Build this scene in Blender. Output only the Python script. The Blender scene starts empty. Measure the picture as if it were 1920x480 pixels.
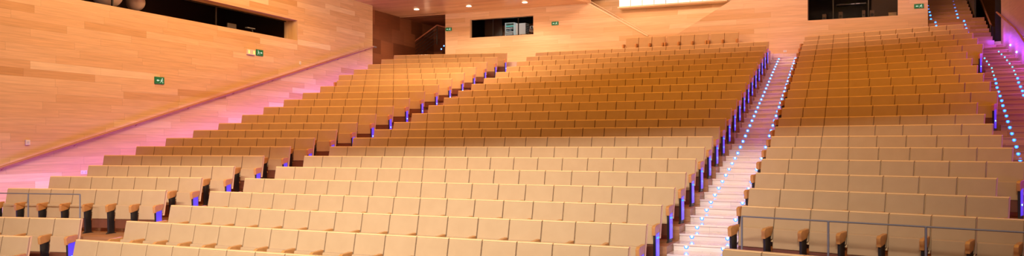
import bpy, bmesh, math, random
from math import sin, cos, pi
from mathutils import Vector, Matrix
from mathutils.geometry import tessellate_polygon
random.seed(7)
S = bpy.context.scene
COL = S.collection

# ------------------------------------------------------------------ survey of the hall (metres, camera stands at x=0, y=0)
CZ = 2.6
F, HOR = 1650.0, 269.46
HR = [-1.72,-1.512,-1.304,-1.105,-.908,-.698,-.488,-.271,-.063,.15,.367,.578,.845,1.113,1.386,1.654,1.928,2.19,2.467,2.741,3.018,3.294,3.555,3.823]
SEAT_H = 0.85
def top_z(t):                     # height of the seat tops along the rake (row number t)
    t += 1
    if t <= 0: return HR[0] + t*0.208 + CZ
    if t >= len(HR)-1: return HR[-1] + (t-len(HR)+1)*0.268 + CZ
    i = int(t); return HR[i] + (HR[i+1]-HR[i])*(t-i) + CZ
def floor_z(n): return top_z(n) - SEAT_H
V2 = lambda x, y: Vector((x, y))
A = V2(631.41/F, 1.0).normalized()
N = V2(A.y, -A.x)
aC, aL, aR = 0.441, 0.219, 0.699
def rowdir(a): return V2(cos(a), -sin(a))
def backdir(a): return V2(sin(a), cos(a))
O = {'C': V2(1.125, 10.156), 'R': V2(2.268, 9.996), 'L': V2(-7.848, 14.383)}
TS = {'C': 1.040, 'R': 1.044, 'L': 1.022}
ANG = {'C': aC, 'R': aR, 'L': aL}
SW = 0.52
def row_origin(b, t): return O[b] + A*TS[b]*t
def au(s, u): return O['C'] + A*s + N*u          # hall frame: s along the aisles, u across
def hit(x, y, P0, n):                            # where the sight line of a photo point meets an upright plane
    k = (x-960)/F; Y = n.dot(P0)/(n.x*k + n.y)
    return Vector((k*Y, Y, (HOR-y)*Y/F + CZ))
def V3(p, z): return Vector((p.x, p.y, z))

# ------------------------------------------------------------------ materials
def new_mat(name):
    m = bpy.data.materials.new(name); m.use_nodes = True
    nt = m.node_tree; b = nt.nodes['Principled BSDF']
    return m, nt, b
def plain(name, col, rough=.5, metal=0, spec=.5, bump=0, var=0.0, scale=8):
    m, nt, b = new_mat(name)
    b.inputs['Base Color'].default_value = (*col, 1); b.inputs['Roughness'].default_value = rough
    b.inputs['Metallic'].default_value = metal; b.inputs['Specular IOR Level'].default_value = spec
    if var or bump:
        tc = nt.nodes.new('ShaderNodeTexCoord'); nz = nt.nodes.new('ShaderNodeTexNoise')
        nz.inputs['Scale'].default_value = scale; nz.inputs['Detail'].default_value = 4
        nt.links.new(tc.outputs['Object'], nz.inputs['Vector'])
        if var:
            mx = nt.nodes.new('ShaderNodeMix'); mx.data_type = 'RGBA'
            mx.inputs[6].default_value = (*[c*(1-var) for c in col], 1); mx.inputs[7].default_value = (*[min(1, c*(1+var)) for c in col], 1)
            nt.links.new(nz.outputs['Fac'], mx.inputs[0]); nt.links.new(mx.outputs[2], b.inputs['Base Color'])
        if bump:
            bp = nt.nodes.new('ShaderNodeBump'); bp.inputs['Strength'].default_value = bump; bp.inputs['Distance'].default_value = .004
            nt.links.new(nz.outputs['Fac'], bp.inputs['Height']); nt.links.new(bp.outputs['Normal'], b.inputs['Normal'])
    return m
def emit(name, col, strength, base=(.02, .02, .02)):
    m, nt, b = new_mat(name)
    b.inputs['Base Color'].default_value = (*base, 1)
    b.inputs['Emission Color'].default_value = (*col, 1); b.inputs['Emission Strength'].default_value = strength
    return m
def planks(name, cols, ph, pl, rough=.45, seam=.72, spec=.3, coat=0):
    """boards laid in courses; UV is in metres (u along the board, v across)"""
    m, nt, b = new_mat(name); L = nt.links.new
    def math_(op, a, bb=None, v=None):
        n = nt.nodes.new('ShaderNodeMath'); n.operation = op
        if hasattr(a, 'links'): L(a, n.inputs[0])
        else: n.inputs[0].default_value = a
        if bb is not None:
            if hasattr(bb, 'links'): L(bb, n.inputs[1])
            else: n.inputs[1].default_value = bb
        return n.outputs[0]
    uv = nt.nodes.new('ShaderNodeUVMap'); sp = nt.nodes.new('ShaderNodeSeparateXYZ'); L(uv.outputs[0], sp.inputs[0])
    v = math_('DIVIDE', sp.outputs[1], ph); r = math_('FLOOR', v)
    w1 = nt.nodes.new('ShaderNodeTexWhiteNoise'); w1.noise_dimensions = '1D'; L(r, w1.inputs['W'])
    u0 = math_('DIVIDE', sp.outputs[0], pl); sh = math_('MULTIPLY', w1.outputs['Value'], 9.7); u = math_('ADD', u0, sh); c = math_('FLOOR', u)
    cb = nt.nodes.new('ShaderNodeCombineXYZ'); L(c, cb.inputs[0]); L(r, cb.inputs[1])
    w2 = nt.nodes.new('ShaderNodeTexWhiteNoise'); w2.noise_dimensions = '2D'; L(cb.outputs[0], w2.inputs['Vector'])
    ramp = nt.nodes.new('ShaderNodeValToRGB'); el = ramp.color_ramp.elements
    while len(el) < len(cols): el.new(.5)
    for i, (p, cc) in enumerate(cols): el[i].position = p; el[i].color = (*cc, 1)
    L(w2.outputs['Value'], ramp.inputs[0])
    # grain
    mp = nt.nodes.new('ShaderNodeCombineXYZ')
    L(math_('MULTIPLY', sp.outputs[0], 1.3), mp.inputs[0]); L(math_('MULTIPLY', sp.outputs[1], 26), mp.inputs[1]); L(math_('MULTIPLY', w2.outputs['Value'], 50), mp.inputs[2])
    nz = nt.nodes.new('ShaderNodeTexNoise'); nz.inputs['Scale'].default_value = 1; nz.inputs['Detail'].default_value = 5; L(mp.outputs[0], nz.inputs['Vector'])
    g = nt.nodes.new('ShaderNodeMapRange'); g.inputs[1].default_value = .25; g.inputs[2].default_value = .75; g.inputs[3].default_value = .86; g.inputs[4].default_value = 1.1
    L(nz.outputs['Fac'], g.inputs[0])
    mul = nt.nodes.new('ShaderNodeVectorMath'); mul.operation = 'SCALE'; L(ramp.outputs[0], mul.inputs[0]); L(g.outputs[0], mul.inputs['Scale'])
    # seams
    fv = math_('FRACT', v); fu = math_('FRACT', u)
    dv = math_('MINIMUM', fv, math_('SUBTRACT', 1.0, fv)); du = math_('MINIMUM', fu, math_('SUBTRACT', 1.0, fu))
    sv = math_('LESS_THAN', math_('MULTIPLY', dv, ph), .0035); su = math_('LESS_THAN', math_('MULTIPLY', du, pl), .005)
    sm = math_('MAXIMUM', sv, su); k = math_('SUBTRACT', 1.0, math_('MULTIPLY', sm, 1-seam))
    m2 = nt.nodes.new('ShaderNodeVectorMath'); m2.operation = 'SCALE'; L(mul.outputs[0], m2.inputs[0]); L(k, m2.inputs['Scale'])
    L(m2.outputs[0], b.inputs['Base Color'])
    b.inputs['Roughness'].default_value = rough; b.inputs['Specular IOR Level'].default_value = spec; b.inputs['Coat Weight'].default_value = coat
    b.inputs['Coat Roughness'].default_value = .03
    return m
def fabric(name, c0, c1):
    m, nt, b = new_mat(name); L = nt.links.new
    tc = nt.nodes.new('ShaderNodeTexCoord'); oi = nt.nodes.new('ShaderNodeObjectInfo')
    nz = nt.nodes.new('ShaderNodeTexNoise'); nz.inputs['Scale'].default_value = 5; nz.inputs['Detail'].default_value = 3
    ad = nt.nodes.new('ShaderNodeVectorMath'); ad.operation = 'ADD'; L(tc.outputs['Object'], ad.inputs[0]); L(oi.outputs['Location'], ad.inputs[1]); L(ad.outputs[0], nz.inputs['Vector'])
    mx = nt.nodes.new('ShaderNodeMix'); mx.data_type = 'RGBA'; mx.inputs[6].default_value = (*c0, 1); mx.inputs[7].default_value = (*c1, 1)
    L(nz.outputs['Fac'], mx.inputs[0]); L(mx.outputs[2], b.inputs['Base Color'])
    w = nt.nodes.new('ShaderNodeTexNoise'); w.inputs['Scale'].default_value = 260; L(tc.outputs['Object'], w.inputs['Vector'])
    bp = nt.nodes.new('ShaderNodeBump'); bp.inputs['Strength'].default_value = .15; bp.inputs['Distance'].default_value = .002; L(w.outputs['Fac'], bp.inputs['Height']); L(bp.outputs['Normal'], b.inputs['Normal'])
    b.inputs['Roughness'].default_value = .8; b.inputs['Sheen Weight'].default_value = .1
    return m
M = {}
M['wall'] = planks('maple_boards', [(0, (.60,.36,.17)), (.12, (.70,.46,.26)), (.55, (.74,.51,.31)), (.85, (.78,.56,.35)), (1, (.86,.70,.50))], .19, 2.1, rough=.62, seam=.8)
M['wall_rear'] = planks('maple_panelling', [(0, (.66,.42,.23)), (.15, (.71,.47,.28)), (.6, (.74,.51,.32)), (1, (.79,.57,.38))], .19, 2.6, rough=.6, seam=.85)
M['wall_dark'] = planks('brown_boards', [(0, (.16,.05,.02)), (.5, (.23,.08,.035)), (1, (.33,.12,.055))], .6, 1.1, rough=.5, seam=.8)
M['soffit'] = planks('soffit_boards', [(0, (.60,.33,.16)), (.5, (.72,.43,.22)), (1, (.8,.52,.3))], .2, 2.2, rough=.3, seam=.85)
M['step'] = planks('stair_boards', [(0, (.78,.63,.50)), (.5, (.83,.68,.55)), (1, (.86,.72,.59))], .13, 1.2, rough=.25, seam=.85, spec=.5, coat=.8)
M['step_brown'] = planks('brown_stair_boards', [(0, (.42,.20,.11)), (.5, (.48,.24,.14)), (1, (.54,.28,.17))], .26, 1.6, rough=.25, seam=.75, spec=.5, coat=.3)
M['terrace'] = planks('terrace_boards', [(0, (.38,.17,.07)), (1, (.5,.25,.11))], .14, 1.2, rough=.4, seam=.7)
M['fabric'] = fabric('beige_fabric', (.45,.28,.135), (.52,.335,.17))
M['shell'] = plain('light_wood_shell', (.82,.52,.24), .4, var=.12, scale=6)
M['cap'] = plain('armrest_wood', (.55,.25,.075), .35, var=.15, scale=12)
M['base'] = plain('brown_seat_wood', (.17,.055,.025), .4, var=.2, scale=10)
M['black'] = plain('black_metal', (.018,.017,.016), .4)
M['panel'] = emit('aisle_lit_panel', (.10,.04,1.0), .75, (.05,.04,.3))  # blue aisle light falling on the end panels, put in as emission
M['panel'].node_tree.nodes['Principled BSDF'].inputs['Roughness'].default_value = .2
M['cyan'] = emit('cyan_reflection', (.02,.42,1.0), 1.3)
M['led'] = emit('white_blue_lens', (.14,.56,1.0), 10)
M['led2'] = emit('cyan_step_lens', (.08,.55,1.0), 3.5)
M['ledhalo'] = emit('blue_halo_ring', (.03,.16,1.0), 2.5)
M['rail'] = plain('handrail_wood', (.42,.17,.12), .4, var=.15, scale=8)
M['rail_dark'] = plain('dark_handrail_wood', (.36,.12,.06), .45, var=.15)
M['steel'] = plain('grey_steel', (.22,.21,.23), .5, .4)
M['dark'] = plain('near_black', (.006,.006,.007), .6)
M['darkroom'] = plain('booth_dark_wall', (.05,.02,.012), .7)
M['guard'] = plain('dark_brown_guard', (.03,.012,.008), .35)
M['darkframe'] = plain('dark_frame', (.015,.01,.008), .4)
M['white'] = plain('white_plastic', (.8,.78,.74), .4)
M['green'] = emit('green_sign', (.0,.09,.028), .5, (.0,.14,.05))
M['pict'] = emit('sign_pictogram', (.75,.95,.7), .9)
M['lampw'] = emit('lamp_glow', (1,.86,.66), 9)
M['orange'] = emit('orange_lamp', (1,.35,.05), 4)
M['cove'] = emit('white_light_panel', (1,.92,.80), .9, (.8,.8,.8))
M['covetrim'] = plain('pale_trim', (.85,.7,.5), .4)
M['grey'] = plain('pale_grey_paint', (.62,.66,.66), .4)
M['teal'] = plain('teal_paint', (.12,.5,.45), .4)
gm, gnt, gb = new_mat('booth_glass'); gb.inputs['Base Color'].default_value = (.9,.95,.95,1); gb.inputs['Transmission Weight'].default_value = 1
gb.inputs['Roughness'].default_value = 0; gb.inputs['IOR'].default_value = 1.02; M['glass'] = gm

# ------------------------------------------------------------------ mesh helpers
class MB:
    def __init__(s): s.v, s.f, s.m, s.uv = [], [], [], []
    def poly(s, pts, mi=0, uv=None):
        i = len(s.v); s.v += [tuple(p) for p in pts]; s.f.append(tuple(range(i, i+len(pts)))); s.m.append(mi)
        s.uv.append(uv or [(0, 0)]*len(pts))
    def quad(s, a, b, c, d, mi=0, us=0.0, vs=0.0):           # uv in metres from edge lengths
        w = (Vector(b)-Vector(a)).length; h = (Vector(d)-Vector(a)).length
        s.poly([a, b, c, d], mi, [(us, vs), (us+w, vs), (us+w, vs+h), (us, vs+h)])
    def hexa(s, p, mi=0, us=0.0):                             # p: 4 bottom then 4 top, both counter-clockwise from above
        a = p
        s.quad(a[0], a[1], a[5], a[4], mi, us); s.quad(a[1], a[2], a[6], a[5], mi, us); s.quad(a[2], a[3], a[7], a[6], mi, us)
        s.quad(a[3], a[0], a[4], a[7], mi, us); s.quad(a[4], a[5], a[6], a[7], mi, us); s.quad(a[3], a[2], a[1], a[0], mi, us)
    def box(s, x0, x1, y0, y1, z0, z1, mi=0, M4=None, us=0.0):
        p = [(x0,y0,z0),(x1,y0,z0),(x1,y1,z0),(x0,y1,z0),(x0,y0,z1),(x1,y0,z1),(x1,y1,z1),(x0,y1,z1)]
        if M4: p = [tuple(M4 @ Vector(q)) for q in p]
        s.hexa(p, mi, us)
    def prism(s, prof, x0, x1, mi=0, M4=None):                # profile in (y,z), extruded along x
        n = len(prof); a = [(x0, y, z) for y, z in prof]; b = [(x1, y, z) for y, z in prof]
        if M4: a = [tuple(M4 @ Vector(q)) for q in a]; b = [tuple(M4 @ Vector(q)) for q in b]
        s.poly(a, mi); s.poly(b[::-1], mi)
        for i in range(n): j = (i+1) % n; s.poly([a[j], a[i], b[i], b[j]], mi)
    def tube(s, p, q, r, n=10, mi=0, cap=True):
        p, q = Vector(p), Vector(q); d = (q-p).normalized(); u = d.orthogonal().normalized(); w = d.cross(u)
        A_ = [p+(u*cos(2*pi*i/n)+w*sin(2*pi*i/n))*r for i in range(n)]; B_ = [x+(q-p) for x in A_]
        for i in range(n): j = (i+1) % n; s.poly([A_[i], A_[j], B_[j], B_[i]], mi)
        if cap: s.poly(A_[::-1], mi); s.poly(B_, mi)
    def path(s, pts, r, n=10, mi=0):
        for a, b in zip(pts[:-1], pts[1:]): s.tube(a, b, r, n, mi)
    def sphere(s, c, r, n=16, mi=0, sz=1.0):
        c = Vector(c)
        P = lambda i, j: c + Vector((sin(pi*i/n)*cos(2*pi*j/n)*r, sin(pi*i/n)*sin(2*pi*j/n)*r, cos(pi*i/n)*r*sz))
        for i in range(n):
            for j in range(n): s.poly([P(i,j), P(i+1,j), P(i+1,j+1), P(i,j+1)], mi)
    def mesh(s, name, mats, bevel=0, seg=2, smooth=False):
        me = bpy.data.meshes.new(name); me.from_pydata(s.v, [], s.f); 
        for m in mats: me.materials.append(m)
        me.polygons.foreach_set('material_index', s.m)
        uvl = me.uv_layers.new(name='UVMap'); flat = [c for f in s.uv for uv in f for c in uv]; uvl.data.foreach_set('uv', flat)
        bm = bmesh.new(); bm.from_mesh(me)
        bmesh.ops.remove_doubles(bm, verts=bm.verts, dist=1e-5)
        bmesh.ops.recalc_face_normals(bm, faces=bm.faces)
        if bevel:
            es = [e for e in bm.edges if len(e.link_faces) == 2 and e.calc_face_angle(0) > .5]
            bmesh.ops.bevel(bm, geom=es, offset=bevel, segments=seg, affect='EDGES', profile=.5)
        if smooth:
            for f in bm.faces: f.smooth = True
        bm.to_mesh(me); bm.free(); me.update()
        return me
def link(name, me, parent=None, loc=None, rot=None):
    o = bpy.data.objects.new(name, me); COL.objects.link(o)
    if parent: o.parent = parent
    if loc is not None: o.location = loc
    if rot is not None: o.rotation_euler = rot
    return o
def tag(o, label=None, cat=None, group=None, kind=None):
    if label: o['label'] = label
    if cat: o['category'] = cat
    if group: o['group'] = group
    if kind: o['kind'] = kind
    return o
def empty(name, loc, rz=0): return link(name, None, None, loc, (0, 0, rz))
def struct(name, mb, mats): return tag(link(name, mb.mesh(name, mats)), kind='structure')
def build(mb, name, mats, parent=None, bevel=0, seg=2, smooth=False, loc=None, rot=None):
    return link(name, mb.mesh(name, mats if isinstance(mats, list) else [mats], bevel, seg, smooth), parent, loc, rot)
ORD = ['zeroth','first','second','third','fourth','fifth','sixth','seventh','eighth','ninth','tenth','eleventh','twelfth','thirteenth','fourteenth','fifteenth','sixteenth','seventeenth','eighteenth','nineteenth','twentieth']
def ordw(n):
    if n <= 20: return ORD[n]
    t = {2:'twenty',3:'thirty',4:'forty'}[n//10]
    return (t+'-'+ORD[n%10]) if n % 10 else {3:'thirtieth',4:'fortieth'}[n//10]

# ------------------------------------------------------------------ the seat (origin on the floor under the top of the backrest, +y away from the stage)
def shear(pts, k, z0):
    return [(x, y-(z0-z)*k, z) for x, y, z in pts]
H = SEAT_H
def seat_meshes():
    P = {}
    hw = SW/2 - .0075
    mb = MB()   # upholstered back pad
    p = [(-hw,-.052,.40),(hw,-.052,.40),(hw,-.006,.40),(-hw,-.006,.40),(-hw,-.052,H-.018),(hw,-.052,H-.018),(hw,-.006,H-.018),(-hw,-.006,H-.018)]
    mb.hexa(shear(p, .22, H)); P['backrest'] = (mb.mesh('backrest', [M['fabric']], .012, 3), None)
    mb = MB()   # wood shell with a lip over the pad
    prof = [(-.045, H-.017), (-.04, H), (.022, H), (.024, .36), (-.006, .36), (-.006, H-.017)]
    prof = [(y-(H-z)*.22, z) for y, z in prof]
    mb.prism(prof, -hw-.002, hw+.002); P['back_shell'] = (mb.mesh('back_shell', [M['shell']], .003, 1), None)
    mb = MB()   # folded seat cushion
    w = SW/2 - .034
    p = [(-w,-.235,.28),(w,-.235,.28),(w,-.135,.28),(-w,-.135,.28),(-w,-.20,.555),(w,-.20,.555),(w,-.125,.555),(-w,-.125,.555)]
    mb.hexa(p); P['seat_cushion'] = (mb.mesh('seat_cushion', [M['fabric']], .014, 3), None)
    mb = MB()
    p = [(-w,-.222,.10),(w,-.222,.10),(w,-.15,.10),(-w,-.15,.10),(-w,-.225,.275),(w,-.225,.275),(w,-.15,.275),(-w,-.15,.275)]
    mb.hexa(p); P['seat_base'] = (mb.mesh('seat_base', [M['base']], .006, 1), None)
    def cap(x0):
        m = MB(); m.prism([(-.40,.545),(-.35,.572),(-.12,.585),(-.12,.53),(-.19,.455),(-.385,.425)], x0-.027, x0+.027); return m.mesh('armrest', [M['cap']], .006, 2)
    def sup(x0):
        m = MB(); m.prism([(-.355,.45),(-.18,.47),(-.17,.02),(-.10,0),(-.40,0),(-.34,.04)], x0-.018, x0+.018); return m.mesh('arm_support', [M['black']], .003, 1)
    P['armrest'] = (cap(SW/2-.029), None); P['arm_support'] = (sup(SW/2-.029), None)
    P['_armrest_end'] = (cap(-SW/2-.02), None); P['_support_end'] = (sup(-SW/2-.02), None)
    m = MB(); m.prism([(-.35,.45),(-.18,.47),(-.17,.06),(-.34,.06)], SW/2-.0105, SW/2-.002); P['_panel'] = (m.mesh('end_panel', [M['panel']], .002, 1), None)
    m = MB(); m.tube((SW/2-.002,-.27,.22), (SW/2+.003,-.27,.22), .014, 12); P['_lamp'] = (m.mesh('panel_light', [M['led']]), None)
    m = MB(); m.box(SW/2-.002, SW/2+.001, -.335, -.195, .375, .40); P['_strip'] = (m.mesh('light_reflection', [M['cyan']]), None)  # aisle light mirrored in the panel, put in as an emissive strip
    return {k: v[0] for k, v in P.items()}
SM = seat_meshes()
MAIN = ['backrest','back_shell','seat_cushion','seat_base','armrest','arm_support']
END = [('_armrest_end','armrest'),('_support_end','arm_support')]
LIT = [('_panel','end_panel'),('_lamp','panel_light')]; LITC = [('_panel','end_panel'),('_strip','light_reflection')]

seat_counts = {'C': {r: 17 for r in range(-1, 22)}, 'L': {}, 'R': {}}
for r in range(-1, 22):
    if r == 2: continue
    seat_counts['L'][r] = 7 if r <= 5 else 8 if r <= 16 else 9
for r in range(-1, 23):
    if r in (0, 2) : continue
    seat_counts['R'][r] = {3: 8, 4: 7, 5: 7}.get(r, 8 if r <= 11 else 9 if r <= 17 else 10)
seat_counts['L'][0] = 4; seat_counts['L'][-1] = 0; seat_counts['R'][-1] = 0; seat_counts['R'][1] = 4; seat_counts['L'][1] = 4
BLK = {'C': 'middle', 'L': 'left', 'R': 'right'}
def seat_pose(b, r, j):
    a = ANG[b]; o = row_origin(b, r); d = rowdir(a)
    c = o + d*SW*(j+.5) if b == 'R' else o - d*SW*(j+.5)
    return c, a
NEAR = 9
stuff = []
nseat = 0
proto_parts = None
# visible numbering: rows counted from the bottom of the photo in every block
def seat_label(b, r, j):
    rows = [q for q in sorted(seat_counts[b]) if seat_counts[b][q]]
    k = rows.index(r)+1
    if b == 'C': return f'beige folding seat, {ordw(j+1)} from the lit central steps, {ordw(k)} row up, middle block'
    if b == 'L': return f'beige folding seat, {ordw(j+1)} from blue end panel, {ordw(k)} row up, left block'
    return f'beige folding seat, {ordw(j+1)} from the lit central steps, {ordw(k)} row up, right block'
def place_seat(c, z, a, label, group, extra):
    t = empty('auditorium_seat', (c.x, c.y, z), -a); tag(t, label, 'seat', group)
    for k in MAIN: link(k, SM[k], t)
    last = t
    for src, nm in extra: last = link(nm, SM[src], last if 'light' in nm else t)
    return t
for b in 'CLR':
    for r, n in sorted(seat_counts[b].items()):
        for j in range(n):
            c, a = seat_pose(b, r, j)
            extra = []
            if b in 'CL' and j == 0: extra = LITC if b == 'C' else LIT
            if b in 'CL' and j == n-1: extra = END
            if b == 'R' and j == 0: extra = END
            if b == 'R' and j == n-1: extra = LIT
            if b == 'C' and r == -1 and j < 6: continue        # below the frame
            if r <= NEAR:
                place_seat(c, floor_z(r), a, seat_label(b, r, j), f'front folding seats of the {BLK[b]} block', extra); nseat += 1
            else: stuff.append((c, floor_z(r), a, [k for k in MAIN] + [e[0] for e in extra]))
# eight loose-standing seats on the walkway behind the middle block
S0 = O['C'] + A*1.04*22.3
ls = []
for g, (x0, n) in enumerate([(-5.5, 3), (-3.86, 3), (-2.22, 2)]):
    for j in range(n): ls.append((g, j, n, x0 + SW*(j+.5)))
for i, (g, j, n, x) in enumerate(ls):
    c = S0 + rowdir(aC)*x
    ex = END if j == 0 else []
    where = ['trio nearest the equipment window', 'middle trio', 'pair nearest the central steps'][g]
    place_seat(c, 6.70-SEAT_H, aC, f'tan folding seat against back wall, {ordw(j+1)} from its left in {where}', 'detached seats along the back wall', ex)
# the far rows: one object
mv, mf, mm = [], [], []
mats = []
cache = {}
for k, me in SM.items():
    for m in me.materials:
        if m not in mats: mats.append(m)
    cache[k] = ([v.co.copy() for v in me.vertices], [tuple(p.vertices) for p in me.polygons], [mats.index(me.materials[p.material_index]) for p in me.polygons])
for c, z, a, parts in stuff:
    R_ = Matrix.Translation((c.x, c.y, z)) @ Matrix.Rotation(-a, 4, 'Z')
    for k in parts:
        vs, fs, ms = cache[k]; i0 = len(mv)
        mv += [tuple(R_ @ v) for v in vs]; mf += [tuple(i+i0 for i in f) for f in fs]; mm += ms
me = bpy.data.meshes.new('auditorium_seats'); me.from_pydata(mv, [], mf)
for m in mats: me.materials.append(m)
me.polygons.foreach_set('material_index', mm); me.update()
tag(link('auditorium_seat', me), 'tan folding seats filling the upper rows of the raked hall', 'seat', 'upper rows of folding seats', 'stuff')

# ------------------------------------------------------------------ terraces and stairs
def frame_pt(b, t, x, z):                      # block frame: row line t, x along the row
    return V3(row_origin(b, t) + rowdir(ANG[b])*x, z)
mb = MB()
def terrace(b, r, x0, x1, z, y0=-.89, y1=.155):
    d = rowdir(ANG[b]); k = TS[b]*cos(ANG[b]-.365)
    f_, g_ = row_origin(b, r+y1/k-1), row_origin(b, r+y1/k)
    q = [f_+d*x0, f_+d*x1, g_+d*x1, g_+d*x0]
    zb = min(z-.6, -.05); mb.hexa([V3(p, zb) for p in q] + [V3(p, z) for p in q])
for r in range(-3, 22): terrace('C', r, -17*SW-.06, .06 if r < 2 else .03, floor_z(r))
for r in range(-3, 22): terrace('L', r, -(9.3 if r < 17 else 9.6)*SW, .05, floor_z(r))
for r in range(-3, 23): terrace('R', r, -.05, seat_counts['R'].get(r, 9)*SW+.06 if seat_counts['R'].get(r, 9) > 4 else 8*SW, floor_z(r))
struct('floor', mb, [M['terrace']])
PLAT = 5.85                                    # rear walkway level
def stair(name, b, t0, t1, x0f, x1f, off, ang=None, mat='step'):
    """risers every half row at t = n+off and n+off+.5; the edge runs along the row direction of block b"""
    mb = MB(); t = t0; d = rowdir(ANG[b] if ang is None else ang)
    prev = None
    while t <= t1+1e-6:
        zb = floor_z(t-off); zt = floor_z(t-off+.5)
        P = lambda tt, x, z: V3(row_origin(b, tt) + d*x, z)
        x0, x1 = x0f(t), x1f(t); x2, x3 = x0f(t+.5), x1f(t+.5)
        mb.quad(P(t,x0,zb), P(t,x1,zb), P(t,x1,zt), P(t,x0,zt), 0, us=t*3.1)
        # nosing + tread
        mb.quad(P(t-.02,x0,zt), P(t-.02,x1,zt), P(t+.5,x3,zt), P(t+.5,x2,zt), 0, us=t*5.3)
        mb.quad(P(t-.02,x0,zt-.03), P(t-.02,x1,zt-.03), P(t-.02,x1,zt), P(t-.02,x0,zt), 0, us=t*2.3)
        mb.quad(P(t-.02,x1,zt-.03), P(t-.02,x0,zt-.03), P(t,x0,zt-.03), P(t,x1,zt-.03), 0)
        for xx, xn in ((x0, x2), (x1, x3)):
            mb.quad(P(t,xx,-.05), P(t+.5,xn,-.05), P(t+.5,xn,zt), P(t,xx,zt), 0)
        t += .5
    return struct(name, mb, [M[mat]])
SW_C = 1.125/cos(aC-.365)
stair('floor_central_stairs', 'C', -2.35, 22.15, lambda t: .035, lambda t: 1.12, .15)
stair('floor_left_stairs', 'C', -2.35, 21.15, lambda t: -17*SW-1.12, lambda t: -17*SW-.05, .15)
def ruL(u):       # x along L rows for a hall-frame offset u
    return lambda t: (u - N.dot(row_origin('L', t)-O['C']))/N.dot(rowdir(aL))
stair('floor_wall_stairs', 'L', -2.35, 21.65, ruL(-15.5), ruL(-13.4), .15)
# right side aisle
def rR(t):
    n = 3.9 if t < 3.6 else 3.64 if t < 5.2 else 4.16 if t < 11.5 else 4.68 if t < 17.5 else 5.2
    return n + .05
WALLU = 6.28
stair('floor_side_stairs', 'R', .02, 22.02, rR, lambda t: 6.55, .02, mat='step_brown')
# rear walkway and landing
mb = MB()
def plate(mb, pts, z, th=.3):
    n = len(pts)
    mb.poly([V3(p, z) for p in pts], 0, [(p.x, p.y) for p in pts])
    for i in range(n): j = (i+1) % n; mb.quad(V3(pts[i], z-th), V3(pts[j], z-th), V3(pts[j], z), V3(pts[i], z))
W0 = O['C'] + A*1.04*22.65; nC = backdir(aC); rC = rowdir(aC)
def wp(s, d=0): return W0 + rC*s + nC*d      # on / behind the rear wall
def cp(t, x): return row_origin('C', t) + rC*x
plate(mb, [cp(21.17, -17*SW-1.3), cp(21.17, .03), cp(22.3, .03), wp(1.6, 0), wp(1.6,.1), wp(-19, .1), cp(21.17, -17*SW-7)], PLAT, .5)
plate(mb, [cp(22.66, 0), cp(22.66, 1.3), wp(1.3, .2), wp(-.3, .2)], PLAT+.001, .5)
plate(mb, [wp(-19, .1), wp(-13.74, .1), wp(-13.74, 4), wp(-19, 4)], PLAT, .5)
ro = lambda t, x: row_origin('R', t) + rowdir(aR)*x
plate(mb, [ro(22.5, -.4), ro(22.5, 6.6), ro(24.3, 8), ro(24.3, 0)], PLAT+.0, .5)
struct('floor_rear_walkway', mb, [M['step']])
mb = MB(); plate(mb, [V2(-30,-12), V2(30,-12), V2(30,48), V2(-30,48)], -.06, .2)
struct('floor_stage_level', mb, [M['terrace']])

# ------------------------------------------------------------------ step lights
ml = MB(); ml.tube((0,0,0), (0,-.006,0), .020, 16); LENS = ml.mesh('lens', [M['led']]); LENS2 = ml.mesh('lens', [M['led2']])
ml = MB(); ml.tube((0,0,0), (0,-.004,0), .036, 16); RING = ml.mesh('ring', [M['ledhalo']])  # blue halo around the lens, put in as an emissive ring
def step_light(p, a, label, group, lens=None):
    t = empty('step_light', p, -a); tag(t, label, 'step light', group)
    link('lens', lens or LENS, t); link('halo_ring', RING, t)
def point(name, loc, energy, col, r=.15):
    l = bpy.data.lights.new(name, 'POINT'); l.energy = energy; l.color = col; l.shadow_soft_size = r
    o = bpy.data.objects.new(name, l); COL.objects.link(o); o.location = loc; return o
VIOLET = (.28, .05, 1.0)
i = 0; t = .15
uL, uR = .235, .80
t = .15
while t < 22.3:
    i += 1
    for side, x in (('left', uL/cos(aC-.365)), ('right', uR/cos(aC-.365))):
        p = row_origin('C', t) + rC*x - nC*.003
        step_light(V3(p, floor_z(t-.15)+.06), aC, f'white-blue step light, {side} line of the central steps, {ordw(i)} riser up', f'{side} line of central step lights')
    if i % 2:
        p = row_origin('C', t) - nC*.16
        point('aisle_glow', V3(p + rC*.28, floor_z(t-.15)+.42), 1.6, VIOLET)
        point('aisle_glow', V3(p + rC*.92, floor_z(t-.15)+.16), .7, VIOLET)
    t += .5
RL = [(19.93,-1.34),(19.48,-1.18),(18.98,-1.02),(18.47,-.85),(18.02,-.73),(17.52,-.6),(17.02,-.47),(16.56,-.35),(16.06,-.23),(15.58,-.1),(15.04,.03),(14.55,.16),(14.07,.28),(13.56,.41),(13.08,.54),(12.6,.66),(12.1,.79),(11.58,.92),(11.07,1.05),(10.59,1.18),(10.1,1.3),(9.6,1.42)]
RR = [(22.0,-1.5),(21.5,-1.33),(20.99,-1.16),(20.48,-.99),(19.89,-.81),(19.45,-.66),(18.98,-.5),(18.48,-.34),(18.01,-.21),(17.52,-.09),(17.02,.05),(16.53,.16),(16.06,.29),(15.54,.42),(15.06,.53)]
for nm, LL in (('inner', RL), ('wall-side', RR)):
    LL = sorted(LL)
    for i, (t, u) in enumerate(LL):
        tt = round((t-.02)*2)/2 + .02
        p = O['R'] + rowdir(aR)*u + backdir(aR)*.98694*tt - backdir(aR)*.004
        step_light(V3(p, floor_z(tt-.02)+.08), aR, f'cyan step light on side stairs, {ordw(i+1)} up the {nm} line', f'{nm} line of side step lights', LENS2)
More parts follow.
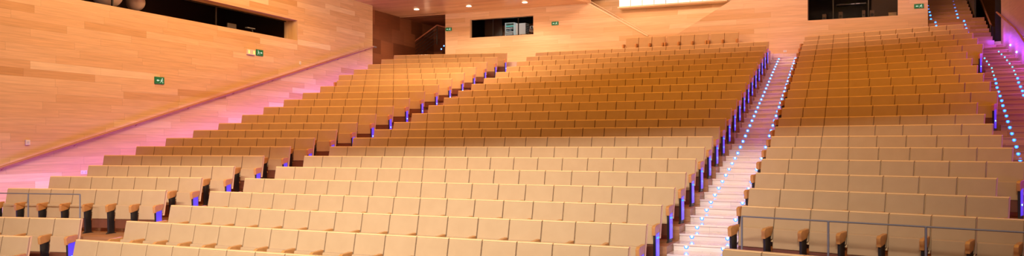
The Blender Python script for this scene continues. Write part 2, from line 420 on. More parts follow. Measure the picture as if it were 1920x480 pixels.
for t in range(3, 23):
    p = O['R'] + rowdir(aR)*(7.15-.3417*t-.98) + backdir(aR)*.98694*(t-.3)
    point('wall_glow', V3(p, floor_z(t)+.3), 13, VIOLET)
    if t % 2: 
        p = O['R'] + rowdir(aR)*(5.45-.3417*t) + backdir(aR)*.98694*(t-.3)
        point('aisle_glow', V3(p, floor_z(t)+.2), .5, VIOLET)
for t in range(-4, 42):
    p = au(1.04*(t/2+.2), -15.0); point('wall_glow', V3(p, floor_z(t/2)+.4), 4.4, VIOLET)
for t in range(0, 22):
    p = au(1.04*t, -9.35); point('aisle_glow', V3(p, floor_z(t)+.42), 3.2, VIOLET)

# ------------------------------------------------------------------ walls
def flat_poly(mb, outer, holes, to3, mi=0):
    loops = [[Vector((x, y, 0)) for x, y in outer]] + [[Vector((x, y, 0)) for x, y in h] for h in holes]
    pts = [q for l in loops for q in l]
    for tri in tessellate_polygon(loops):
        mb.poly([to3(pts[i].x, pts[i].y) for i in tri], mi, [(pts[i].x, pts[i].y) for i in tri])
def reveal(mb, hole, to3d, depth, mi=0):
    n = len(hole)
    for i in range(n):
        a, b = hole[i], hole[(i+1) % n]
        mb.quad(to3d(*a, 0), to3d(*b, 0), to3d(*b, depth), to3d(*a, depth), mi)
WU = -15.5
lw = lambda s, z, d=0: V3(au(s, WU-d), z)
# left wall with the booth opening
mb = MB()
hole = [(3.0, 6.22), (16.28, 6.22), (16.28, 6.93), (3.0, 6.96)]
flat_poly(mb, [(-6, -.1), (21.5, -.1), (21.5, 11), (-6, 11)], [hole], lambda s, z: lw(s, z))
reveal(mb, hole, lw, .55)
mb.quad(lw(21.5, 0), lw(21.5, 0, .5), lw(21.5, 11, .5), lw(21.5, 11), 0)
struct('wall_left', mb, [M['wall']])
mb = MB()   # booth behind the opening
mb.quad(lw(1, 5.2, 3.2), lw(19, 5.2, 3.2), lw(19, 9, 3.2), lw(1, 9, 3.2)); mb.quad(lw(16.6, 5.2, .56), lw(16.6, 5.2, 3.2), lw(16.6, 9, 3.2), lw(16.6, 9, .56))
mb.quad(lw(1, 6.1, .56), lw(19, 6.1, .56), lw(19, 6.1, 3.2), lw(1, 6.1, 3.2)); mb.quad(lw(1, 7.6, .56), lw(19, 7.6, .56), lw(19, 7.6, 3.2), lw(1, 7.6, 3.2))
struct('wall_left_booth', mb, [M['darkroom']])
t = MB()
t.quad(lw(3.0, 6.22, .50), lw(16.28, 6.22, .50), lw(16.28, 6.94, .50), lw(3, 6.94, .50)); g = struct('window_1', t, [M['glass']])
fr = MB()
for s in (8.45, 12.6, 3.05): fr.hexa([lw(s-.02,6.22,.52), lw(s+.02,6.22,.52), lw(s+.02,6.22,.47), lw(s-.02,6.22,.47), lw(s-.02,6.94,.52), lw(s+.02,6.94,.52), lw(s+.02,6.94,.47), lw(s-.02,6.94,.47)])
for z in (6.24, 6.92): fr.hexa([lw(3,z-.02,.52), lw(16.27,z-.02,.52), lw(16.27,z-.02,.47), lw(3,z-.02,.47), lw(3,z+.02,.52), lw(16.27,z+.02,.52), lw(16.27,z+.02,.47), lw(3,z+.02,.47)])
build(fr, 'window_frame', M['darkframe'], g)
# booth contents; reflections in the glass are put in as pale globes
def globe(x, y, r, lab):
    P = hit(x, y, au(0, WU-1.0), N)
    g = empty('pale_globe_reflection', P); tag(g, lab, 'lamp', 'pale reflections in the side booth glass')
    m = MB(); m.sphere((0,0,0), r, 18); build(m, 'globe', plain('pale_reflection', (.75,.55,.5), .7), g, smooth=True)
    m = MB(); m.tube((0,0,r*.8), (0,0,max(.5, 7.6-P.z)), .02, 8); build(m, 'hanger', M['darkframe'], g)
globe(203, -12, .40, 'pale round reflection in booth glass, nearer the photo edge')
globe(255, 4, .26, 'pale round reflection in booth glass, just past the mullion')
point('booth_fill', lw(5.5, 7.3, .9), 22, (1,.8,.7)); point('booth_fill', lw(12.5, 7.4, 1.6), 5, (1,.45,.2))  # added fill lights that lift the booth interior and the globes
g = empty('desk_lamp', lw(15.0, 6.1, .9), math.atan2(A.y, A.x)); tag(g, 'small grey desk lamp behind the side booth glass', 'lamp')
m = MB(); m.tube((0,0,0), (0,0,.03), .10, 14); build(m, 'lamp_base', M['steel'], g)
m = MB(); m.path([(0,0,.03), (.05,0,.24), (-.05,0,.42)], .014); build(m, 'lamp_arm', M['steel'], g)
m = MB(); m.box(-.34,.08,-.05,.05,.41,.44); build(m, 'lamp_head', M['grey'], g, .006)
g = empty('monitor', lw(13.9, 6.1, .9), math.atan2(A.y, A.x)+pi); tag(g, 'dim grey monitor standing inside the side booth', 'monitor')
m = MB(); m.box(-.22,.22,-.02,.02,.14,.46); build(m, 'screen', plain('dim_screen', (.12,.10,.09), .3), g, .006)
m = MB(); m.box(-.03,.03,-.02,.02,.02,.15); m.box(-.12,.12,-.08,.08,0,.02); build(m, 'stand', M['darkframe'], g)

# rear wall
rw = lambda s, z, d=0: V3(wp(s, d), z)
SOF = 8.21
h1 = [(-12.54, 7.11), (-9.58, 7.11), (-9.58, 7.885), (-12.54, 7.885)]
h2 = [(1.2, 7.03), (4.17, 7.03), (4.17, 8.3), (1.2, 8.3)]
fac = [(-4.75, 6.80), (-3.55, 6.80), (-1.44, 7.95), (-.3, 8.6), (-8.2, 8.6), (-7.07, 8.22)]
fac = [(-4.75, 6.80), (-3.55, 6.80), (-.35, 8.6), (-7.80, 8.6)]
mb = MB()
flat_poly(mb, [(-13.74, 5.2), (5.11, 5.2), (5.11, 9.2), (-13.74, 9.2)], [h1, h2, fac], lambda s, z: rw(s, z))
reveal(mb, h1, rw, .22); reveal(mb, h2, rw, .22)
mb.quad(rw(-13.74, 5.2), rw(-13.74, 5.2, .4), rw(-13.74, 9.2, .4), rw(-13.74, 9.2))
mb.quad(rw(5.11, 5.2), rw(5.11, 5.2, .4), rw(5.11, 9.2, .4), rw(5.11, 9.2))
mb.quad(rw(-19, SOF-.02), rw(-13.74, SOF-.02), rw(-13.74, 9.2), rw(-19, 9.2))
struct('wall_rear', mb, [M['wall_rear']])
mb = MB()      # sloping panel set back into the rear wall
fd = lambda z: .02 + (z-6.8)*.55
fp = [rw(s, z, fd(z)) for s, z in fac]
mb.poly(fp, 0, [(s, z) for s, z in fac])
for i in (1, 3): 
    a, b = fac[i], fac[(i+1) % 4]
    mb.quad(rw(*a, 0), rw(*b, 0), rw(*b, fd(b[1])), rw(*a, fd(a[1])))
struct('wall_rear_sloping_panel', mb, [M['wall_rear']])
# pale edge trim on the long slope
mb = MB()
a, b = Vector(rw(-4.72, 6.78, -.02)), Vector(rw(-7.85, 8.62, -.02))
mb.tube(a, b, .034, 6); mb.tube(a+Vector((.05, -.02, .05)), b+Vector((.12, -.06, .06)), .012, 6)
struct('trim_1', mb, [M['covetrim']])
# lit cove with white panels above the sloping panel
g = empty('cove_light', rw(-3.85, 8.02, .35), -aC); tag(g, 'row of white backlit panels on ledge above back wall', 'light')
m = MB(); m.box(-2.15,2.15,-.22,.3,-.06,0); build(m, 'ledge', M['covetrim'], g, .004)
for i in range(9):
    m = MB(); m.box(-2.14+i*.476, -2.14+i*.476+.45, -.02, .0, .01, .44); build(m, 'light_panel', M['cove'], g)

# small room helper behind a window
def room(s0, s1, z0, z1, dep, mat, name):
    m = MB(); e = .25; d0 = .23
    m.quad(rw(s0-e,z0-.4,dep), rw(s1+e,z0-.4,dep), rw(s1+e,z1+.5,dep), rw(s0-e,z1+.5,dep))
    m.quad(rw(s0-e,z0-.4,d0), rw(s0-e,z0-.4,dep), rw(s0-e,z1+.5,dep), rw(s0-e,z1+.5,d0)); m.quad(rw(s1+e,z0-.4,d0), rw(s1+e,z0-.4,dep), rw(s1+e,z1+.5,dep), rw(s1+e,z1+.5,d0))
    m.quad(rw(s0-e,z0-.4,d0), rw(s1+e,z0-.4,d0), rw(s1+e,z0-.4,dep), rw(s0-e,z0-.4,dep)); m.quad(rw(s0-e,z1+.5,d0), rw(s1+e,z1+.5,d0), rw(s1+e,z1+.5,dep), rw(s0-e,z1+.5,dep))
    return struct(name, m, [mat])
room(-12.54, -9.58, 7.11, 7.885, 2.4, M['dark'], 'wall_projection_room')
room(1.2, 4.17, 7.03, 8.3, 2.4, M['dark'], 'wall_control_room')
def bar(m, s0, s1, z0, z1, d0, d1, mi=0): m.hexa([rw(s0,z0,d0), rw(s1,z0,d0), rw(s1,z0,d1), rw(s0,z0,d1), rw(s0,z1,d0), rw(s1,z1,d0), rw(s1,z1,d1), rw(s0,z1,d1)], mi)
def window(n, hole, mull):
    (s0, z0), (s1, _), (_, z1), _ = hole
    m = MB(); m.quad(rw(s0,z0,.2), rw(s1,z0,.2), rw(s1,z1,.2), rw(s0,z1,.2)); w = struct(f'window_{n}', m, [M['glass']])
    f = MB()
    for s in mull: bar(f, s-.015, s+.015, z0, z1, .17, .22)
    bar(f, s0, s1, z0, z0+.02, .17, .22); bar(f, s0, s1, z1-.02, z1, .17, .22); bar(f, s0, s0+.02, z0, z1, .17, .22); bar(f, s1-.02, s1, z0, z1, .17, .22)
    build(f, 'window_frame', M['darkframe'], w)
window(2, h1, [-11.53, -10.35]); window(3, h2, [2.05, 3.22])
def at_wall(name, s, z, d, label, cat, group=None): return tag(empty(name, rw(s, z, d), -aC), label, cat, group)
# projection room contents
g = at_wall('room_door', -12.0, 6.75, 1.2, 'dark brown door inside the lit equipment window', 'door')
m = MB(); m.box(-.42,.42,-.02,.02,0,1.5); build(m, 'door_leaf', plain('booth_door', (.055,.03,.018), .5), g)
m = MB(); m.sphere((.0,-.03,1.0), .02, 8); build(m, 'door_knob', M['white'], g)
g = at_wall('equipment_rack', -11.2, 6.75, .7, 'open white equipment rack behind the rear window', 'rack')
m = MB()
for x in (0, .40): m.box(x,x+.035,-.02,.3,0,1.0)
m.box(0,.435,-.02,.3,.97,1.0); m.box(0,.435,.28,.3,0,1.0); build(m, 'rack_frame', M['grey'], g, .003)
for i, (z, mt) in enumerate([(.83,'teal'),(.74,'grey'),(.66,'dark'),(.58,'grey'),(.5,'white'),(.42,'grey')]):
    m = MB(); m.box(.05,.39-.05*(i%3),-.01,.25,z,z+.05); build(m, 'rack_unit', M[mt], g, .003)
g = at_wall('equipment_box', -10.45, 7.1, .8, 'bright white equipment box beside the open rack', 'box')
m = MB(); m.box(-.26,.2,-.1,.3,.12,.6); build(m, 'housing', M['white'], g, .01)
m = MB(); m.box(.20,.212,-.08,.28,.16,.56); build(m, 'side_vent', M['darkframe'], g)
m = MB()
for i in range(5): m.box(.212,.222,-.05+.0,.25,.19+i*.075,.22+i*.075)
build(m, 'vent_slat', M['grey'], g)
m = MB(); m.box(-.22,.18,-.06,.26,-.35,.12); build(m, 'stand', M['dark'], g)
g = at_wall('projector', -9.95, 7.45, .8, 'small white spotlight housing by window corner', 'projector')
m = MB(); m.box(-.1,.1,-.1,.25,0,.11); build(m, 'housing', M['white'], g, .02)
m = MB(); m.tube((0,-.1,.05),(0,-.15,.05),.04,12); build(m, 'projector_lens', M['darkframe'], g)
m = MB(); m.tube((0,.05,.11),(0,.05,.9),.015,8); build(m, 'hanger', M['rail'], g)
g = at_wall('paper_stack', -10.15, 7.12, .45, 'white papers on the equipment window sill', 'papers')
for i in range(3):
    m = MB(); m.box(-.14,.14,-.1,.1,0,.012); build(m, 'sheet', M['white'], g, 0, loc=(i*.1-.1, .02*i, .01+i*.03), rot=(0, .25-.2*i, .5*i))
def area(name, loc, tgt, sx, sy, energy, col, spread=180):
    l = bpy.data.lights.new(name, 'AREA'); l.shape = 'RECTANGLE'; l.size = sx; l.size_y = sy; l.energy = energy; l.color = col; l.spread = math.radians(spread)
    o = bpy.data.objects.new(name, l); COL.objects.link(o); o.location = loc
    o.rotation_euler = (Vector(tgt)-Vector(loc)).to_track_quat('-Z', 'Y').to_euler(); return o
area('booth_tube', rw(-10.75, 8.2, .35), rw(-10.8, 7.4, .75), .9, .1, 60, (.85,1,1), 75)
point('corridor_fill', rw(-15.2, 7.4, .9), 3.5, (1,.6,.35), .1)  # added fill light so the corridor railing shows, no fixture there
# control room contents
for nm, s, w, z0, z1, lab in (('loudspeaker', 1.72, .13, 6.7, 7.28, 'dim loudspeaker behind control window, nearest its frame edge'), ('loudspeaker', 2.28, .13, 6.7, 7.33, 'dim loudspeaker just past the first control window mullion'), ('loudspeaker', 3.05, .1, 6.7, 7.33, 'narrow dim loudspeaker before the second control window mullion'), ('loudspeaker', 3.33, .16, 6.7, 7.32, 'brown loudspeaker just past the second control window mullion')):
    g = at_wall(nm, s, z0, .5, lab, 'speaker', 'loudspeakers in the control room')
    m = MB(); m.box(-w/2,w/2,-.1,.1,0,z1-z0); cb = build(m, 'cabinet', plain('dim_cabinet', (.09,.045,.03), .5), g, .01)
    m = MB(); m.tube((0,-.1,(z1-z0)*.75),(0,-.105,(z1-z0)*.75),w*.35,12); build(m, 'driver', M['dark'], cb)
g = at_wall('storage_box', 4.0, 6.98, .5, 'pale box on the control window sill', 'box')
m = MB(); m.box(-.14,.12,-.08,.1,0,.2); build(m, 'carton', plain('pale_card', (.55,.42,.26), .7), g, .004)
m = MB(); m.box(-.145,.125,-.085,.105,.2,.225); build(m, 'lid', plain('pale_card_lid', (.6,.46,.3), .7), g, .004)
g = at_wall('mixing_desk', 2.6, 7.62, .9, 'dark shelf of equipment with faint lights inside the control room', 'equipment')
m = MB(); m.box(-.5,.5,-.1,.2,0,.05); build(m, 'shelf', M['darkframe'], g, .004)
m = MB(); m.box(.0,.12,-.12,-.1,.02,.035); m.box(.17,.3,-.12,-.1,.02,.035); build(m, 'indicator_light', emit('faint_lights', (.8,.5,.45), .5), g)
m = MB(); m.box(3.25-2.6,1.75,.6,.62,-1,.9); build(m, 'back_board', plain('dim_brown', (.07,.035,.02), .6), g)

# soffit, corridor, lintel
mb = MB()
def soff(pts, z):
    mb.poly([V3(p, z) for p in pts], 0, [((p-W0).dot(rC), (p-W0).dot(nC)) for p in pts])
e0 = wp(-7.07, 0)
soff([wp(-19, .02), wp(-7.07, .02), wp(-7.9, -3.2), wp(-9.5, -9), wp(-19, -9)], SOF)
mb.quad(V3(wp(-7.07,.02),SOF), V3(wp(-7.9,-3.2),SOF), V3(wp(-7.9,-3.2),SOF+1.5), V3(wp(-7.07,.02),SOF+1.5))
struct('ceiling_soffit', mb, [M['soffit']])
mb = MB(); mb.quad(V3(wp(-8,.5),9.2), V3(wp(6,.5),9.2), V3(wp(6,-9),9.2), V3(wp(-8,-9),9.2)); struct('ceiling', mb, [M['soffit']])
mb = MB()
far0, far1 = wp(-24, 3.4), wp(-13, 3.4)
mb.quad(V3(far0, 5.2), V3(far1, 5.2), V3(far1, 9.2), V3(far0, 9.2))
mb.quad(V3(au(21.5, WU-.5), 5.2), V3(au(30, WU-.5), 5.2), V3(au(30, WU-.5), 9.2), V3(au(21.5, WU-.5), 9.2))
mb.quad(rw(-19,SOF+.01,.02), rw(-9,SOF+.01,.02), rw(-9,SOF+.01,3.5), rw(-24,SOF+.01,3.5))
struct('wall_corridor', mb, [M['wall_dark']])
# corridor stairs
mb = MB()
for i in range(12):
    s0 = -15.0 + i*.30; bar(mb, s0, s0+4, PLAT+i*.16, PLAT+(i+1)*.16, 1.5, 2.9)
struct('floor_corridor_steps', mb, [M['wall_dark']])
def on_plane(x, y, d): 
    P = hit(x, y, wp(0, d), nC); return P
g = empty('stair_railing', on_plane(774, 82, 1.45)); tag(g, 'brown handrail with dark bars in the dark doorway beside corner', 'railing')
b0 = Vector(g.location)
pa, pb, pc = on_plane(774, 80, 1.45), on_plane(819.5, 47, 1.45), on_plane(840, 52, 1.45)
m = MB(); m.path([pa-b0, pb-b0, pc-b0], .03); build(m, 'handrail', M['rail_dark'], g)
m = MB(); q = on_plane(819.5, 84, 1.45); m.tube(pb-b0, q-b0, .022, 8); build(m, 'post', M['black'], g)
for i in range(1, 6):
    o_ = Vector((0,0,-.15*i)); m = MB(); m.tube(pa-b0+o_, pb-b0+o_, .01, 6); build(m, 'rail_bar', M['black'], g)
for i, (x, y) in enumerate([(827.5, 92), (832.5, 86)]):
    P = on_plane(x, y, 1.42); step_light(P, aC, 'tiny blue step light in dark doorway, ' + ['lower', 'upper'][i] + ' one', 'corridor step lights')

# downlights in the soffit
for i, (x, y) in enumerate([(781, 18), (879, 12), (984, 5)]):
    Y = (SOF-CZ)*F/(HOR-y)*.995; P = Vector(((x-960)/F*Y, Y, SOF-.01))
    if (V2(P.x, P.y)-W0).dot(nC) > -.4: pass
    g = empty('downlight', P); tag(g, ['round recessed ceiling light nearest the dark doorway', 'round recessed ceiling light between two others on soffit', 'round recessed ceiling light nearest the sloping panel'][i], 'ceiling light', 'recessed lights in the low ceiling')
    m = MB(); m.tube((0,0,.0),(0,0,-.02),.10,20); build(m, 'lamp_face', M['lampw'], g)
    m = MB(); m.tube((0,0,.0),(0,0,-.012),.13,20); build(m, 'bezel', M['covetrim'], g)
    l = bpy.data.lights.new('downlight_beam', 'SPOT'); l.energy = 230; l.color = (1,.68,.44); l.spot_size = math.radians(150); l.spot_blend = .8; l.shadow_soft_size = .08
    o = bpy.data.objects.new('downlight_beam', l); COL.objects.link(o); o.location = P - Vector((0,0,.05))

# right wall and upper stairs
mb = MB()
def rwall(s, z): return V3(au(s, 0) + N*UR, z)
P1 = V2(15.433, 27.77); UR = (P1-O['C']).dot(N); S1 = (P1-O['C']).dot(A)
mb.quad(rwall(-6, -.1), rwall(S1, -.1), rwall(S1, 10), rwall(-6, 10), 0)
mb.quad(rwall(S1, 0), rwall(S1, 0)+V3(N*.5, 0), rwall(S1, 10)+V3(N*.5, 0), rwall(S1, 10))
struct('wall_right', mb, [planks('plum_wall', [(0,(.50,.30,.22)),(1,(.56,.34,.25))], 1.2, 3, rough=.5, seam=.95)])
g = None
pts = [hit(x, y, P1-N*.09, N) for x, y in [(1869, 23), (1884, 36), (1903, 53), (1913, 66), (1922, 80)]]
g = empty('handrail', pts[0]); tag(g, 'round wooden handrail on the purple side wall', 'handrail'); b0 = Vector(pts[0])
m = MB(); m.path([p-b0 for p in pts], .03); build(m, 'rail', M['rail'], g)
for p in (pts[1], pts[3]):
    m = MB(); m.tube(p-b0, p-b0+V3(N*.1, -.05), .012, 8); build(m, 'bracket', M['steel'], g)
for x, y, l in ((1894.5, 84.5, 'upper'), (1906, 97.5, 'lower')):
    P = hit(x, y, P1-N*.012, N); m = MB(); m.sphere((0,0,0), .025, 10)
    o = build(m, 'wall_stud_light', M['led'], loc=P); tag(o, f'tiny white stud light low on purple wall, {l} one', 'light', 'stud lights on the side wall')
# upper flight
mb = MB(); j0 = Vector((15.0, 28.95, 0)); lights = []
upR = [(1814.5,60.5),(1812,53.5),(1809.7,46.5),(1807.7,39.5),(1796,33.5),(1794.5,27),(1792.5,21.5),(1790.5,15.5),(1789,10),(1787.5,4)]
upL = {2:(1755.5,48.5),3:(1754,42),4:(1745.5,36),5:(1744.5,29),6:(1743,23),7:(1741,18),8:(1740,12)}
U0 = V2(15.0, 28.95); WE = wp(5.11, .0); uW = (WE-U0).dot(N); sW = (WE-U0).dot(A)
zz = [CZ+3.667+.17*j for j in range(-4, 14)]
for idx, j in enumerate(range(-4, 14)):
    z = CZ + 3.667 + .17*j - .07
    s = j*.36
    lowf = j <= 3
    xr = .62 if lowf else .30; xl = uW if j*.36 > sW else uW+.25
    a0 = U0 + A*s; a1 = U0 + A*(s+.36)
    q = [a0+N*xl, a0+N*xr, a1+N*xr, a1+N*xl]
    mb.hexa([V3(p, 5) for p in q] + [V3(p, z+.17) for p in q], 0, us=j*1.7)
struct('floor_upper_stairs', mb, [M['step_brown']])
for j, (x, y) in enumerate(upR):
    P = hit(x, y, U0 + A*(j*.36-.006), A); step_light(P, .365, f'cyan light on upper side flight, right line, {ordw(j+1)} up', 'upper flight lights by the railing', LENS2)
for j, (x, y) in upL.items():
    P = hit(x, y, U0 + A*(j*.36-.006), A); step_light(P, .365, f'cyan light on upper side flight, wall line, {ordw(j-1)} up', 'upper flight lights by the back wall', LENS2)
# guard panel beside the upper flight, and the dark opening
mb = MB()
gp = lambda x, y, u=.72: hit(x, y, U0+N*u, N)
def uplane(s, u, z): return V3(U0 + A*s + N*u, z)
m0 = MB()
UG = .70
q0, q1 = hit(1857, 47, U0+N*UG, N), hit(1837, -2, U0+N*UG, N)
q1 = q0 + (q1-q0)*1.6
def down(p, z, off=0): return Vector((p.x+N.x*off, p.y+N.y*off, z))
g = empty('stair_guard', down(q0, PLAT)); tag(g, 'dark solid guard with sloping handrail beside the upper flight', 'railing'); b0 = Vector(g.location)
m = MB(); m.hexa([down(q0,PLAT)-b0, down(q1,PLAT)-b0, down(q1,PLAT,.04)-b0, down(q0,PLAT,.04)-b0, down(q0,q0.z-.09)-b0, down(q1,q1.z-.09)-b0, down(q1,q1.z-.09,.04)-b0, down(q0,q0.z-.09,.04)-b0]); build(m, 'guard_panel', M['guard'], g)
m = MB(); m.hexa([down(q0,PLAT-.1)-b0-V3(A*.04,0), down(q0,PLAT-.1,.44)-b0-V3(A*.04,0), down(q0,PLAT-.1,.44)-b0, down(q0,PLAT-.1)-b0, down(q0,q0.z-.05)-b0-V3(A*.04,0), down(q0,q0.z-.05,.44)-b0-V3(A*.04,0), down(q0,q0.z-.05,.44)-b0, down(q0,q0.z-.05)-b0]); build(m, 'return_panel', M['guard'], g)
m = MB(); m.tube(q0-b0+V3(N*.02,0), q1-b0+V3(N*.02,0), .028); build(m, 'handrail', M['rail'], g)
for k in (0.0, .32):
    m = MB(); m.tube(down(q0,PLAT,k)-b0-V3(A*.06,0), down(q0,q0.z,k)-b0-V3(A*.06,0), .022); build(m, 'post', M['guard'], g)
# dark vestibule between the flight and the side wall
mb = MB()
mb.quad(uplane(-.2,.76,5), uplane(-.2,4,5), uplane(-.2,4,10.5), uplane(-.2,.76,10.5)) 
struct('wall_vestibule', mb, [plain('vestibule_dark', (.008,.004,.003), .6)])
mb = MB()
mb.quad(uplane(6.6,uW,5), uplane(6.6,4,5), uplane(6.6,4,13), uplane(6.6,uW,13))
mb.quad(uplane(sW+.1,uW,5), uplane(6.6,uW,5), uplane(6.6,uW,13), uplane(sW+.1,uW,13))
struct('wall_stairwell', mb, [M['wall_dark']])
g = empty('door_panel', uplane(2.2, .33, 6.5)); tag(g, 'dark upright panel at the turn of the upper flight', 'panel'); b0 = Vector(g.location)
m = MB(); m.hexa([uplane(1.3,.34,6.2)-b0, uplane(6,.34,6.2)-b0, uplane(6,.40,6.2)-b0, uplane(1.3,.40,6.2)-b0, uplane(1.3,.34,10)-b0, uplane(6,.34,10)-b0, uplane(6,.40,10)-b0, uplane(1.3,.40,10)-b0]); build(m, 'leaf', M['guard'], g)
m = MB(); m.tube(uplane(1.28,.37,6.2)-b0, uplane(1.28,.37,10)-b0, .03, 8); build(m, 'edge_profile', M['black'], g)

# ------------------------------------------------------------------ left wall handrail and small fittings
ra, rb = hit(-30, 324.5, au(0, WU+.08), N), hit(699.5, 87.5, au(0, WU+.08), N)
g = empty('handrail', rb); tag(g, 'long brown handrail climbing the light wooden side wall', 'handrail'); b0 = Vector(rb)
m = MB(); m.tube(Vector(ra)-b0, Vector((0,0,0)), .035, 12); build(m, 'rail', M['rail'], g)
m = MB(); m.tube((0,0,0), V3(A*.25, 0), .03, 10); build(m, 'rail_end', M['steel'], g)
for k in range(0, 9):
    p = Vector((0,0,0)).lerp(Vector(ra)-b0, k/8.5+.03); m = MB(); m.tube(p-Vector((0,0,.03)), p+V3(-N*.08, -.07), .012, 8); build(m, 'bracket', M['rail'], g)
def wall_box(name, x, y, w, h, P0, n, mat, label, cat, th=.03, group=None, zr=None, bev=.006):
    P = hit(x, y, P0, n); ang = math.atan2(-n.x, n.y)   # local +y = n
    g = empty(name, P, ang); tag(g, label, cat, group)
    m = MB(); m.box(-w/2,w/2,-th,0,-h/2,h/2); build(m, 'housing', mat, g, bev); return g
LWP, LWN = au(0, WU), -N
def wallL(name, x, y, w, h, mat, label, cat, th=.03, group=None): return wall_box(name, x, y, w, h, LWP, LWN, mat, label, cat, th, group)
def wallR_(name, x, y, w, h, mat, label, cat, th=.03, group=None): return wall_box(name, x, y, w, h, W0, nC, mat, label, cat, th, group)
def exit_sign(fn, x, y, w, h, label, flip=1):
    g = fn('exit_sign', x, y, w, h, M['green'], label, 'sign', .03, 'green exit signs')
    m = MB(); f = lambda X, Z: (X*w*flip, -.033, Z*h)
    def poly(pts): m.poly([f(*p) for p in pts])
    # running figure
    cx, cz = .26, .24
    m.poly([(flip*(cx*w)+.09*h*cos(a*pi/5), -.033, cz*h+.09*h*sin(a*pi/5)+.02*h) for a in range(10)])
    poly([(.18,.14),(.27,.16),(.24,-.08),(.15,-.06)]); poly([(.18,.13),(.08,.06),(.06,-.03),(.10,.02),(.2,.07)]); poly([(.25,.12),(.36,.02),(.34,-.01),(.23,.07)])
    poly([(.15,-.04),(.22,-.1),(.34,-.18),(.34,-.36),(.30,-.36),(.29,-.2),(.16,-.13)]); poly([(.15,-.03),(.2,-.08),(.12,-.22),(.0,-.3),(.0,-.26),(.09,-.19)])
    poly([(-.36,0),(-.18,.16),(-.18,.06),(-.04,.06),(-.04,-.06),(-.18,-.06),(-.18,-.16)])
    build(m, 'pictogram', M['pict'], g.children[0])
    return g
exit_sign(wallL, 298, 151, .36, .20, 'green exit sign alone on the wooden side wall')
exit_sign(wallL, 486, 99, .36, .20, 'green exit sign beside the small emergency lamp', -1)
exit_sign(wallR_, 841.5, 55, .30, .15, 'green exit sign next to the dark doorway')
exit_sign(wallR_, 1041, 44, .30, .15, 'green exit sign right of the lit equipment window')
exit_sign(wallR_, 1723, 11.5, .30, .15, 'green exit sign beside upper flight of steps')
g = wallL('emergency_lamp', 469, 98, .40, .17, M['white'], 'white emergency lamp with orange glows beside exit sign', 'lamp', .06)
for x in (-.13, .13):
    m = MB(); m.box(x-.03,x+.03,-.065,-.055,-.05,.05); build(m, 'lamp_window', M['orange'], g)
g = wallL('wall_sensor', 51, 267, .12, .12, M['white'], 'small white square sensor low on side wall', 'sensor', .03)
m = MB(); m.tube((0,-.03,0),(0,-.036,0),.03,12); build(m, 'sensor_dial', M['grey'], g)
g = wallL('wall_sensor', 562, 118, .09, .12, M['white'], 'tiny white sensor near handrail under booth window', 'sensor', .03)
m = MB(); m.tube((0,-.03,0),(0,-.036,0),.02,12); build(m, 'sensor_dial', M['grey'], g)
g = wallL('wall_socket', 157, 323, .2, .1, M['white'], 'white double wall socket below the handrail', 'socket', .012)
for x in (-.05, .05):
    m = MB(); m.tube((x,-.012,0),(x,-.016,0),.028,12); build(m, 'socket_face', M['grey'], g)
g = wallR_('wall_socket', 1472, 96, .12, .08, M['white'], 'small wall socket above top of the central steps', 'socket', .012)
m = MB(); m.tube((0,-.012,0),(0,-.016,0),.025,12); build(m, 'socket_face', M['grey'], g)

# ------------------------------------------------------------------ guard rails over the cross gangway
def guard(b, ytop, x0, x1, posts, label):
    a = ANG[b]; P0 = row_origin(b, 2.05); n = backdir(a)
    p0, p1 = hit(x0, ytop[0], P0, n), hit(x1, ytop[1], P0, n)
    z = (p0.z+p1.z)/2; g = empty('guard_rail', (p0.x, p0.y, floor_z(2))); tag(g, label, 'railing', 'rails in front of the side blocks'); b0 = Vector(g.location)
    p0.z = p1.z = z
    m = MB(); m.tube(p0-b0, p1-b0, .011, 10); build(m, 'top_rail', M['steel'], g)
    for x in posts:
        q = hit(x, 300, P0, n); m = MB(); m.tube(V3(q.xy, floor_z(2)-.0)-b0, V3(q.xy, z)-b0, .014, 10); build(m, 'post', M['steel'], g)
        m = MB(); m.tube(V3(q.xy, floor_z(2))-b0, V3(q.xy, floor_z(2)+.012)-b0, .05, 14); build(m, 'base_flange', M['steel'], g)
guard('R', (406, 435.5), 1391, 1925, (1391, 1553, 1736), 'thin grey guard rail before front row of right block')
guard('L', (362.7, 363.7), -12, 150, (-12, 53, 150), 'thin grey guard rail before front row of left block')

# ------------------------------------------------------------------ lighting
WARM3 = (1.0, .63, .42); WARM = (1.0, .44, .035); WARM2 = (1.0, .585, .31); KEY = (1.0, .96, .92)
w = bpy.data.worlds.new('hall'); S.world = w; w.use_nodes = True
w.node_tree.nodes['Background'].inputs[0].default_value = (1, .48, .2, 1); w.node_tree.nodes['Background'].inputs[1].default_value = .08
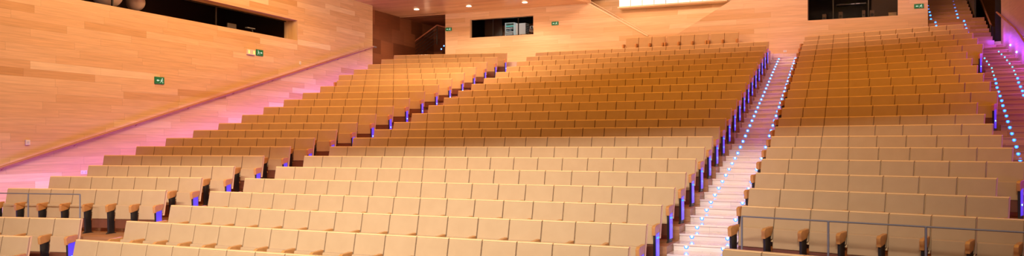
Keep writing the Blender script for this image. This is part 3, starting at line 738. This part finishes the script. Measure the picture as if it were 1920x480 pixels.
# rows of warm ceiling lamps over the seating
for i, s in enumerate((2, 8, 14, 20)):
    for j, u in enumerate((-12, -4, 4)):
        p = au(s-3, u); zt = top_z(s)
        area('ceiling_lamp', V3(p, min(zt+6.5, 10.5)), V3(au(s+2.5, u), zt), 2.2, 2.2, (62, 150, 225, 240)[i], WARM if i else (1, .66, .44))
# house lights in front that reach the lower rows only
area('front_house_light', (-4.0, -1.0, 8.4), (-2.6, 18, 2.2), 9, .25, 840, KEY, 66)
mb = MB(); mb.box(-22, 22, 4.0, 4.3, 6.95, 10.5); struct('front_light_blocker', mb, [M['soffit']])  # unseen slab added to cut the front light off the upper rows
# side wall washers
for s in (3, 9, 15, 20):
    area('wall_washer', V3(au(s, WU+7), 10), V3(au(s, WU), 4.5), 4.5, 1.6, 320, WARM2)
area('soffit_fill', V3(wp(-8.5, -9), 7.9), V3(wp(-11, -1), 8.2), 3, .4, 330, (1,.68,.40))  # added out-of-view fill that brightens the soffit, no fixture there
for s in (-6, -1, 3.5):
    area('wall_washer', V3(wp(s, -3.2), 9.1), V3(wp(s, 0), 6.3), 2.5, .3, 92, WARM3)
area('cove_spill', rw(-3.85, 7.93, .16), rw(-3.85, 6.8, .12), 4.1, .08, 8, WARM3)
area('wall_washer', rwall(20, 10)+V3(-N*3, 0), rwall(22, 6), 2, .5, 18, WARM2)

# ------------------------------------------------------------------ camera and colour
cam = bpy.data.cameras.new('camera'); co = bpy.data.objects.new('camera', cam); COL.objects.link(co)
co.location = (0, 0, CZ); co.rotation_euler = (pi/2, 0, 0)
cam.sensor_width = 36; cam.lens = 36*F/1920; cam.shift_y = (HOR-240)/1920; cam.clip_end = 200; cam.clip_start = .05
S.camera = co
S.view_settings.view_transform = 'Standard'; S.view_settings.look = 'None'; S.view_settings.exposure = 0; S.view_settings.gamma = 1
S.view_settings.use_curve_mapping = False
S.cycles.use_denoising = True
S.cycles.max_bounces = 8; S.cycles.diffuse_bounces = 3; S.cycles.sample_clamp_indirect = 4
S.cycles.use_light_tree = True
print('seats near', nseat, 'far', len(stuff))
